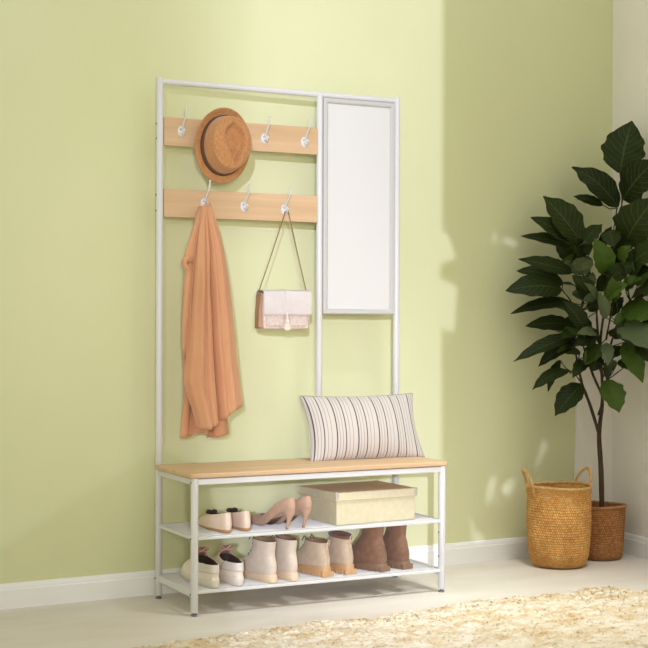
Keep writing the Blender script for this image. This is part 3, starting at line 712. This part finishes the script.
LEAVES = [(1.949,-0.058,1.561,1.978,-0.096,1.769,0.15,0),
(1.947,-0.08,1.455,1.973,-0.249,1.596,0.138,0),
(1.942,-0.055,1.424,1.794,0.054,1.588,0.13,0),
(1.907,-0.003,1.434,1.81,0.068,1.472,0.036,0),
(1.775,-0.026,1.283,1.631,0.025,1.461,0.109,0),
(1.768,-0.022,1.275,1.561,0.016,1.375,0.069,0),
(1.791,-0.012,1.252,1.549,0.067,1.302,0.053,0),
(1.791,-0.012,1.269,1.885,-0.026,1.355,0.069,0),
(1.747,-0.012,1.159,1.508,0.02,1.207,0.057,0),
(1.696,-0.008,1.091,1.44,0.01,1.08,0.101,0),
(1.727,0.021,1.112,1.547,0.09,1.163,0.073,0),
(1.747,-0.012,1.035,1.469,0.018,0.99,0.057,0),
(1.772,0.02,0.947,1.591,0.09,0.942,0.061,0),
(1.75,-0.036,0.907,1.469,-0.005,0.802,0.057,0),
(1.766,0.012,0.866,1.615,0.033,0.779,0.057,0),
(1.722,-0.021,0.767,1.547,-0.022,0.691,0.057,0),
(1.784,-0.031,0.711,1.664,-0.014,0.585,0.085,0),
(1.869,-0.074,0.727,1.878,-0.146,0.599,0.089,1),
(1.868,-0.073,1.152,1.8,-0.084,1.293,0.081,1),
(1.948,-0.092,1.277,1.969,-0.26,1.454,0.146,0),
(1.946,-0.113,1.16,1.975,-0.319,1.263,0.105,0),
(1.941,-0.133,1.048,1.969,-0.35,1.092,0.097,0),
(1.893,-0.131,0.948,1.915,-0.322,0.844,0.097,2),
(1.924,-0.124,0.88,1.923,-0.236,0.721,0.073,1),
(1.913,-0.119,1.008,1.955,-0.32,0.976,0.089,1),
(1.938,-0.188,0.869,1.943,-0.359,0.76,0.089,0),
(1.794,0.032,1.19,1.734,0.085,1.271,0.057,0),
(1.786,-0.077,1.047,1.698,-0.077,1.145,0.073,0),
(1.769,-0.068,0.927,1.669,-0.051,1.046,0.065,0),
(1.835,-0.079,0.868,1.757,-0.084,0.789,0.057,1),
(1.831,-0.122,0.975,1.777,-0.139,1.077,0.049,2),
(1.866,-0.14,1.047,1.813,-0.18,1.14,0.049,1),
(1.851,-0.031,1.088,1.944,-0.191,1.197,0.073,0),
(1.883,-0.081,0.927,1.912,-0.231,0.889,0.073,0),
(1.836,-0.102,1.047,1.869,-0.209,1.109,0.065,1),
(1.94,-0.02,1.203,1.976,-0.151,1.319,0.081,0),
(1.848,0.004,1.19,1.728,0.043,1.201,0.057,1),
(1.853,-0.043,0.927,1.758,-0.018,0.867,0.053,0),
(1.895,-0.054,0.806,1.909,-0.162,0.849,0.057,0),
(1.896,0.002,1.252,1.927,-0.036,1.348,0.04,0),
(1.923,-0.068,1.249,1.82,-0.071,1.223,0.036,0),
(1.807,0.048,1.008,1.686,0.086,1.048,0.065,1),
(1.795,-0.002,0.838,1.679,0.001,0.839,0.053,1),
(1.717,0.026,0.806,1.651,0.015,0.679,0.036,0),
(1.853,-0.161,0.912,1.98,-0.156,0.851,0.059,2),
(1.892,-0.169,1.146,1.93,-0.104,1.207,0.046,0),
(1.861,-0.13,1.259,1.915,-0.032,1.329,0.066,0),
(1.835,0.008,0.971,1.769,0.026,0.976,0.064,0),
(1.981,-0.097,1.13,1.942,-0.274,1.163,0.057,0),
(1.973,-0.144,0.839,1.979,-0.261,0.819,0.038,1),
(1.968,-0.092,0.987,1.977,-0.234,1.022,0.035,1),
(1.754,-0.116,1.039,1.759,-0.01,1.082,0.067,2),
(1.829,0.048,0.888,1.727,0.058,0.847,0.033,0),
(1.746,-0.099,1.147,1.821,-0.01,1.226,0.051,2),
(1.738,-0.107,0.909,1.733,0.081,0.918,0.034,1),
(1.933,-0.015,1.095,1.812,-0.133,1.154,0.058,1),
(1.849,0.012,1.233,1.804,0.057,1.306,0.069,2),
(1.819,0.031,0.911,1.616,-0.118,0.892,0.056,0),
(1.974,-0.078,1.109,1.874,-0.226,1.202,0.053,2),
(1.798,-0.027,1.059,1.61,-0.121,1.109,0.043,0),
(1.974,-0.145,1.05,1.979,-0.263,1.107,0.05,0),
(1.748,-0.095,0.874,1.77,0.036,0.838,0.067,2),
(1.795,-0.098,0.893,1.707,-0.082,0.87,0.061,0),
(1.902,-0.151,1.092,1.932,-0.196,1.141,0.05,1),
(1.944,-0.174,1.103,1.98,-0.177,1.195,0.05,1),
(1.853,-0.098,0.876,1.817,-0.15,0.786,0.045,2),
(1.789,-0.136,0.864,1.763,-0.059,0.798,0.068,0),
(1.791,-0.073,1.093,1.815,-0.056,1.159,0.035,2),
(1.874,-0.008,1.002,1.808,-0.102,1.066,0.069,0),
(1.851,-0.004,0.938,1.814,0.05,0.957,0.05,0),
(1.812,-0.012,0.802,1.705,-0.072,0.737,0.048,0),
(1.927,-0.054,1.155,1.93,-0.112,1.194,0.047,0),
(1.947,-0.068,1.005,1.984,-0.17,1.028,0.043,1),
(1.979,-0.133,0.875,1.99,-0.288,0.852,0.056,2),
(1.844,-0.15,0.81,1.933,0.006,0.724,0.045,0),
(1.833,-0.07,0.828,1.814,-0.059,0.762,0.064,0),
(1.921,-0.024,1.038,1.875,-0.138,1.101,0.064,1),
(1.905,-0.044,1.069,1.853,-0.093,1.169,0.05,0),
(1.929,-0.08,0.806,1.94,-0.138,0.769,0.037,1),
(1.795,-0.086,1.039,1.77,0.005,1.086,0.063,2),
(1.952,-0.03,1.041,1.889,-0.194,1.107,0.059,1),
(1.85,-0.031,0.927,1.687,-0.068,0.94,0.033,0),
(1.771,-0.034,1.146,1.785,0.077,1.238,0.065,2),
(1.857,-0.144,0.937,1.974,-0.154,0.91,0.064,0),
(1.931,-0.168,1.044,1.981,-0.221,1.073,0.033,2),
(1.973,-0.121,1.2,1.986,-0.163,1.271,0.051,0),
(1.842,0.046,1.16,1.731,-0.102,1.244,0.057,0),
(1.971,-0.159,0.931,1.98,-0.296,0.982,0.04,0),
(1.949,-0.183,0.929,1.978,-0.261,0.935,0.039,0),
(1.768,-0.04,1.215,1.694,-0.089,1.26,0.034,0),
(1.751,-0.049,1.222,1.676,-0.131,1.291,0.045,0),
(1.915,-0.11,1.195,1.917,-0.167,1.263,0.066,1),
(1.744,-0.08,1.152,1.707,-0.131,1.214,0.068,2),
(1.909,-0.132,1.181,1.974,-0.139,1.253,0.035,0),
(1.93,-0.017,1.051,1.86,-0.112,1.124,0.067,2),
(1.827,0.034,1.198,1.706,-0.162,1.271,0.041,2),
(1.971,-0.089,1.202,1.948,-0.181,1.259,0.041,1),
(1.928,-0.133,1.086,1.902,-0.259,1.131,0.043,1),
(1.934,-0.017,0.983,1.989,-0.033,1.063,0.047,0),
(1.821,-0.033,1.032,1.829,-0.029,1.118,0.045,2),
(1.794,-0.119,1.045,1.711,-0.135,1.114,0.035,2),
(1.835,0.003,1.147,1.751,-0.042,1.195,0.043,0),
(1.851,-0.055,0.906,1.741,-0.144,0.861,0.033,0),
(1.836,0.018,0.946,1.728,0.051,0.946,0.059,0),
(1.873,-0.117,0.953,1.973,-0.165,0.994,0.058,1),
(1.81,-0.083,0.916,1.677,-0.138,0.913,0.041,2)]
STEMS = [
  [(1.907,-0.004,0.204,0.0142),(1.903,-0.001,0.358,0.0134),(1.895,0.002,0.504,0.0121),(1.906,-0.003,0.622,0.0093),(1.893,-0.019,0.725,0.0081),(1.879,-0.023,0.866,0.0069),(1.9,-0.034,1.048,0.0053),(1.928,-0.048,1.202,0.0049),(1.942,-0.055,1.311,0.0045),(1.956,-0.062,1.452,0.004),(1.949,-0.058,1.561,0.0032)],
  [(1.895,0.002,0.504,0.0091),(1.862,0.019,0.622,0.0081),(1.815,0.01,0.709,0.0069),(1.796,0.019,0.806,0.0053),(1.785,0.025,0.866,0.004),(1.774,0.03,0.939,0.0032)],
  [(1.906,-0.003,0.663,0.0069),(1.85,-0.008,0.757,0.0061),(1.812,0.0,0.866,0.0053),(1.784,0.003,0.967,0.004),(1.753,-0.004,1.035,0.003),(1.696,-0.008,1.091,0.0028)],
  [(1.889,-0.017,0.757,0.0061),(1.83,-0.021,0.887,0.0053),(1.792,-0.012,1.007,0.0049),(1.823,-0.028,1.128,0.004),(1.806,-0.031,1.2,0.0036),(1.775,-0.026,1.279,0.0032)],
  [(1.889,-0.017,0.806,0.0061),(1.855,-0.033,0.967,0.0053),(1.858,-0.035,1.088,0.004),(1.874,-0.065,1.152,0.0032),(1.921,-0.044,1.291,0.0028),(1.938,-0.053,1.42,0.0028)],
  [(1.9,-0.022,0.765,0.0061),(1.903,-0.069,0.887,0.0049),(1.912,-0.107,0.968,0.004),(1.941,-0.133,1.048,0.0032)],
  [(1.9,-0.034,0.887,0.0053),(1.916,-0.064,1.048,0.004),(1.938,-0.087,1.148,0.0036),(1.948,-0.092,1.277,0.0028)],
  [(1.862,0.019,0.622,0.0049),(1.816,-0.002,0.693,0.0036),(1.748,-0.012,0.759,0.0028),(1.693,-0.007,0.751,0.0022)],
  [(1.891,0.004,0.582,0.0049),(1.881,-0.047,0.665,0.0036),(1.869,-0.074,0.723,0.0028)],
]
PO = Vector((1.900,.004,0))
sm = MB()
for i, s in enumerate(STEMS):
    P = [Vector(q[:3])-PO for q in s]; rs = [q[3] for q in s]
    if i == 0: P[0].z = .175
    # smooth through the points
    PP, RR = [], []
    for k in range(len(P)-1):
        p0 = P[max(k-1,0)]; p1 = P[k]; p2 = P[k+1]; p3 = P[min(k+2,len(P)-1)]
        for j in range(5):
            t = j/5; PP.append(.5*((2*p1)+(p2-p0)*t+(2*p0-5*p1+4*p2-p3)*t*t+(3*p1-p0-3*p2+p3)*t**3)); RR.append((rs[k]+(rs[k+1]-rs[k])*t)*.80+.0005*sin(9*k+j*2.3))
    PP.append(P[-1]); RR.append(rs[-1]); sm.tube(PP, RR, 10)
stem_pts = [Vector(q[:3])-PO for s in STEMS for q in s[2:]]
sm.build('trunk', M_bark, pl)
def leaf_mat():
    m = mat('leaf_green', (.03,.07,.02), .5, spec=.18); b = m.node_tree.nodes['Principled BSDF']
    tc = N(m, 'ShaderNodeTexCoord'); at = N(m, 'ShaderNodeVertexColor'); at.layer_name = 'leaf_tone'
    sp = N(m, 'ShaderNodeSeparateXYZ'); L(m, tc.outputs['UV'], sp.inputs[0])
    # veins: v along, u across (0..1)
    a = N(m, 'ShaderNodeMath', operation='SUBTRACT'); a.inputs[1].default_value = .5; L(m, sp.outputs[0], a.inputs[0])
    ab = N(m, 'ShaderNodeMath', operation='ABSOLUTE'); L(m, a.outputs[0], ab.inputs[0])
    mm = N(m, 'ShaderNodeMath', operation='MULTIPLY_ADD'); mm.inputs[1].default_value = -.55; L(m, ab.outputs[0], mm.inputs[0]); L(m, sp.outputs[1], mm.inputs[2])
    ml = N(m, 'ShaderNodeMath', operation='MULTIPLY'); ml.inputs[1].default_value = 9; L(m, mm.outputs[0], ml.inputs[0])
    fr = N(m, 'ShaderNodeMath', operation='FRACT'); L(m, ml.outputs[0], fr.inputs[0])
    lt = N(m, 'ShaderNodeMath', operation='LESS_THAN'); lt.inputs[1].default_value = .10; L(m, fr.outputs[0], lt.inputs[0])
    l2 = N(m, 'ShaderNodeMath', operation='LESS_THAN'); l2.inputs[1].default_value = .022; L(m, ab.outputs[0], l2.inputs[0])
    mx = N(m, 'ShaderNodeMath', operation='MAXIMUM'); L(m, lt.outputs[0], mx.inputs[0]); L(m, l2.outputs[0], mx.inputs[1])
    sc = N(m, 'ShaderNodeMath', operation='MULTIPLY'); sc.inputs[1].default_value = .45; L(m, mx.outputs[0], sc.inputs[0])
    mix = N(m, 'ShaderNodeMixRGB'); mix.inputs[2].default_value = (.09,.13,.04,1); L(m, sc.outputs[0], mix.inputs[0]); L(m, at.outputs[0], mix.inputs[1]); L(m, mix.outputs[0], b.inputs['Base Color'])
    bp = N(m, 'ShaderNodeBump'); bp.inputs['Strength'].default_value = .5; bp.inputs['Distance'].default_value = .002; L(m, fr.outputs[0], bp.inputs['Height']); L(m, bp.outputs[0], b.inputs['Normal'])
    return m
fo = MB(); tones = []; pet = MB()
rl = random.Random(11)
VIEW = Vector((-.60,-.79,.06))
TONE = [((.012,.020,.003),(.028,.044,.005)),((.045,.085,.010),(.085,.150,.018)),((.08,.11,.045),(.13,.16,.08))]
for i, (bx0,by0,bz0,tx,ty,tz,w,k) in enumerate(LEAVES):
    Bp = Vector((bx0,by0,bz0))-PO; Tp = Vector((tx,ty,tz))-PO; d = Tp-Bp; Ln = d.length; dn = d.normalized()
    nrm = (VIEW*1.0+Vector((0,0,.55))+Vector((rl.uniform(-.3,.3),rl.uniform(-.3,.3),rl.uniform(-.2,.3))))
    nrm = (nrm-dn*nrm.dot(dn)).normalized(); side = dn.cross(nrm).normalized()
    curl = rl.uniform(.04,.14)*Ln; cup = rl.uniform(.05,.35); ph = rl.uniform(0,6); notch = rl.random() < .35
    nu, nv = 8, 16; w2 = w*.56
    def lf(u, v, Bp=Bp, d=d, side=side, nrm=nrm, Ln=Ln):
        a = 2*u-1
        ww = w2*1.04*(sin(pi*min(1, (v*.985+.01))**.80))**.80*(1+.07*sin(v*26+ph))*(1-.35*smooth01(.8,1,v))
        p = Bp+d*v+nrm*(curl*sin(pi*v)*1.0)+side*(a*ww)+nrm*(cup*abs(a)**1.4*ww - .03*w*sin(v*22+ph+a*2)*abs(a))
        return p
    f0 = len(fo.f); fo.grid(lf, nu, nv)
    c1, c2 = TONE[k]; q = rl.random(); tones.append((f0, len(fo.f), tuple(c1[j]+(c2[j]-c1[j])*q for j in range(3))))
    # petiole to the nearest stem point below
    near = min(stem_pts, key=lambda s: (s-Bp).length+(.05 if s.z > Bp.z else 0))
    if (near-Bp).length > .012:
        md = (near+Bp)/2+Vector((0,0,-.01)); f0 = len(fo.f); fo.tube([near, md, Bp, Bp+d*.06+nrm*curl*.18], [.0026,.0022,.0018,.0012], 6); tones.append((f0, len(fo.f), (.055,.075,.03)))
lo = fo.build('foliage', leaf_mat(), pl, angle=0)
vc = lo.data.color_attributes.new('leaf_tone', 'FLOAT_COLOR', 'CORNER')
for f0, f1, c in tones:
    for fi in range(f0, f1):
        for li in lo.data.polygons[fi].loop_indices: vc.data[li].color = (*c, 1)

# ------------------------------------------------------------ rug
rug = thing('shag_rug', 'cream shaggy wool rug with uneven edges lying on the floor in the foreground', 'rug', (.45,-1.2,0))
def ncell(x, y): return sin(x*12.9898+y*78.233)*43758.5453 % 1
def vn(x, y):
    xi, yi = math.floor(x), math.floor(y); fx, fy = x-xi, y-yi; fx = fx*fx*(3-2*fx); fy = fy*fy*(3-2*fy)
    return (ncell(xi,yi)*(1-fx)+ncell(xi+1,yi)*fx)*(1-fy)+(ncell(xi,yi+1)*(1-fx)+ncell(xi+1,yi+1)*fx)*fy
def yfar(x): return -.752+.083*(x+.28)+.012*sin(x*9)+.010*sin(x*23+1)+.012*(vn(x*30,3)-.5)
def xright(y): return min(1.66, 1.455-.45*(y+.56))+.012*(vn(y*40,9)-.5)
X0, X1, Y0 = -1.0, 1.49, -2.3
def rugf(u, v):
    # v 0 near, 1 far ; u 0 left 1 right
    yf = yfar(X0+(X1-X0)*u); y = Y0+(yf-Y0)*(1-(1-v)**1.9)
    xr = xright(y); x = X0+(xr-X0)*u
    e = min(1, (1-v)/.015, (1-u)/.010, u/.01, v/.02)
    # round off the far right corner
    c = smooth01(.965,1,u)*smooth01(.90,1,v); y -= .05*c; x -= .03*c
    h = .004+.018*min(1,max(0,e))**.5*(1) ; h += (.009*vn(x*55,y*70)+.007*vn(x*120+7,y*150)+.010*vn(x*9,y*14)-.008)*max(0,min(1,e))
    return (x-.45, y+1.2, max(.001, h))
M_rug = noisy('wool_cream', srgb(210,182,134), srgb(234,222,198), (14,30,20), .95, .6, (140,180,140), dist=.004, sheen=.4, lo=.35, hi=.6)
rb = MB().grid(rugf, 340, 150); rb.build('rug_body', M_rug, rug, angle=0)
tf = [MB(), MB()]
rr_ = random.Random(4)
for i in range(15000):
    u = rr_.uniform(.18,.998); v = rr_.uniform(.30,.998)
    p = Vector(rugf(u, v)); a = rr_.uniform(0, 2*pi); l = rr_.uniform(.008,.018); w = rr_.uniform(.0012,.0026)
    d = Vector((cos(a), sin(a), 0)); s = Vector((-sin(a), cos(a), 0))*w; up = Vector((0,0,1))
    p -= up*.003
    b = p+d*l*.4+up*l*.30; c = p+d*l*.95+up*l*.22
    m = tf[1] if rr_.random() < .07 else tf[0]
    m.add([p-s, p+s, b+s, b-s, c], [(0,1,2,3),(3,2,4)])
for q, mm, lab in ((tf[0], M_rug, None), (tf[1], mat('wool_tan_fleck', srgb(190,156,108), .95), 'tan flecks in the wool')):
    o = q.build('pile', mm, rug, angle=0); o['kind'] = 'stuff'
    if lab: o['label'] = lab
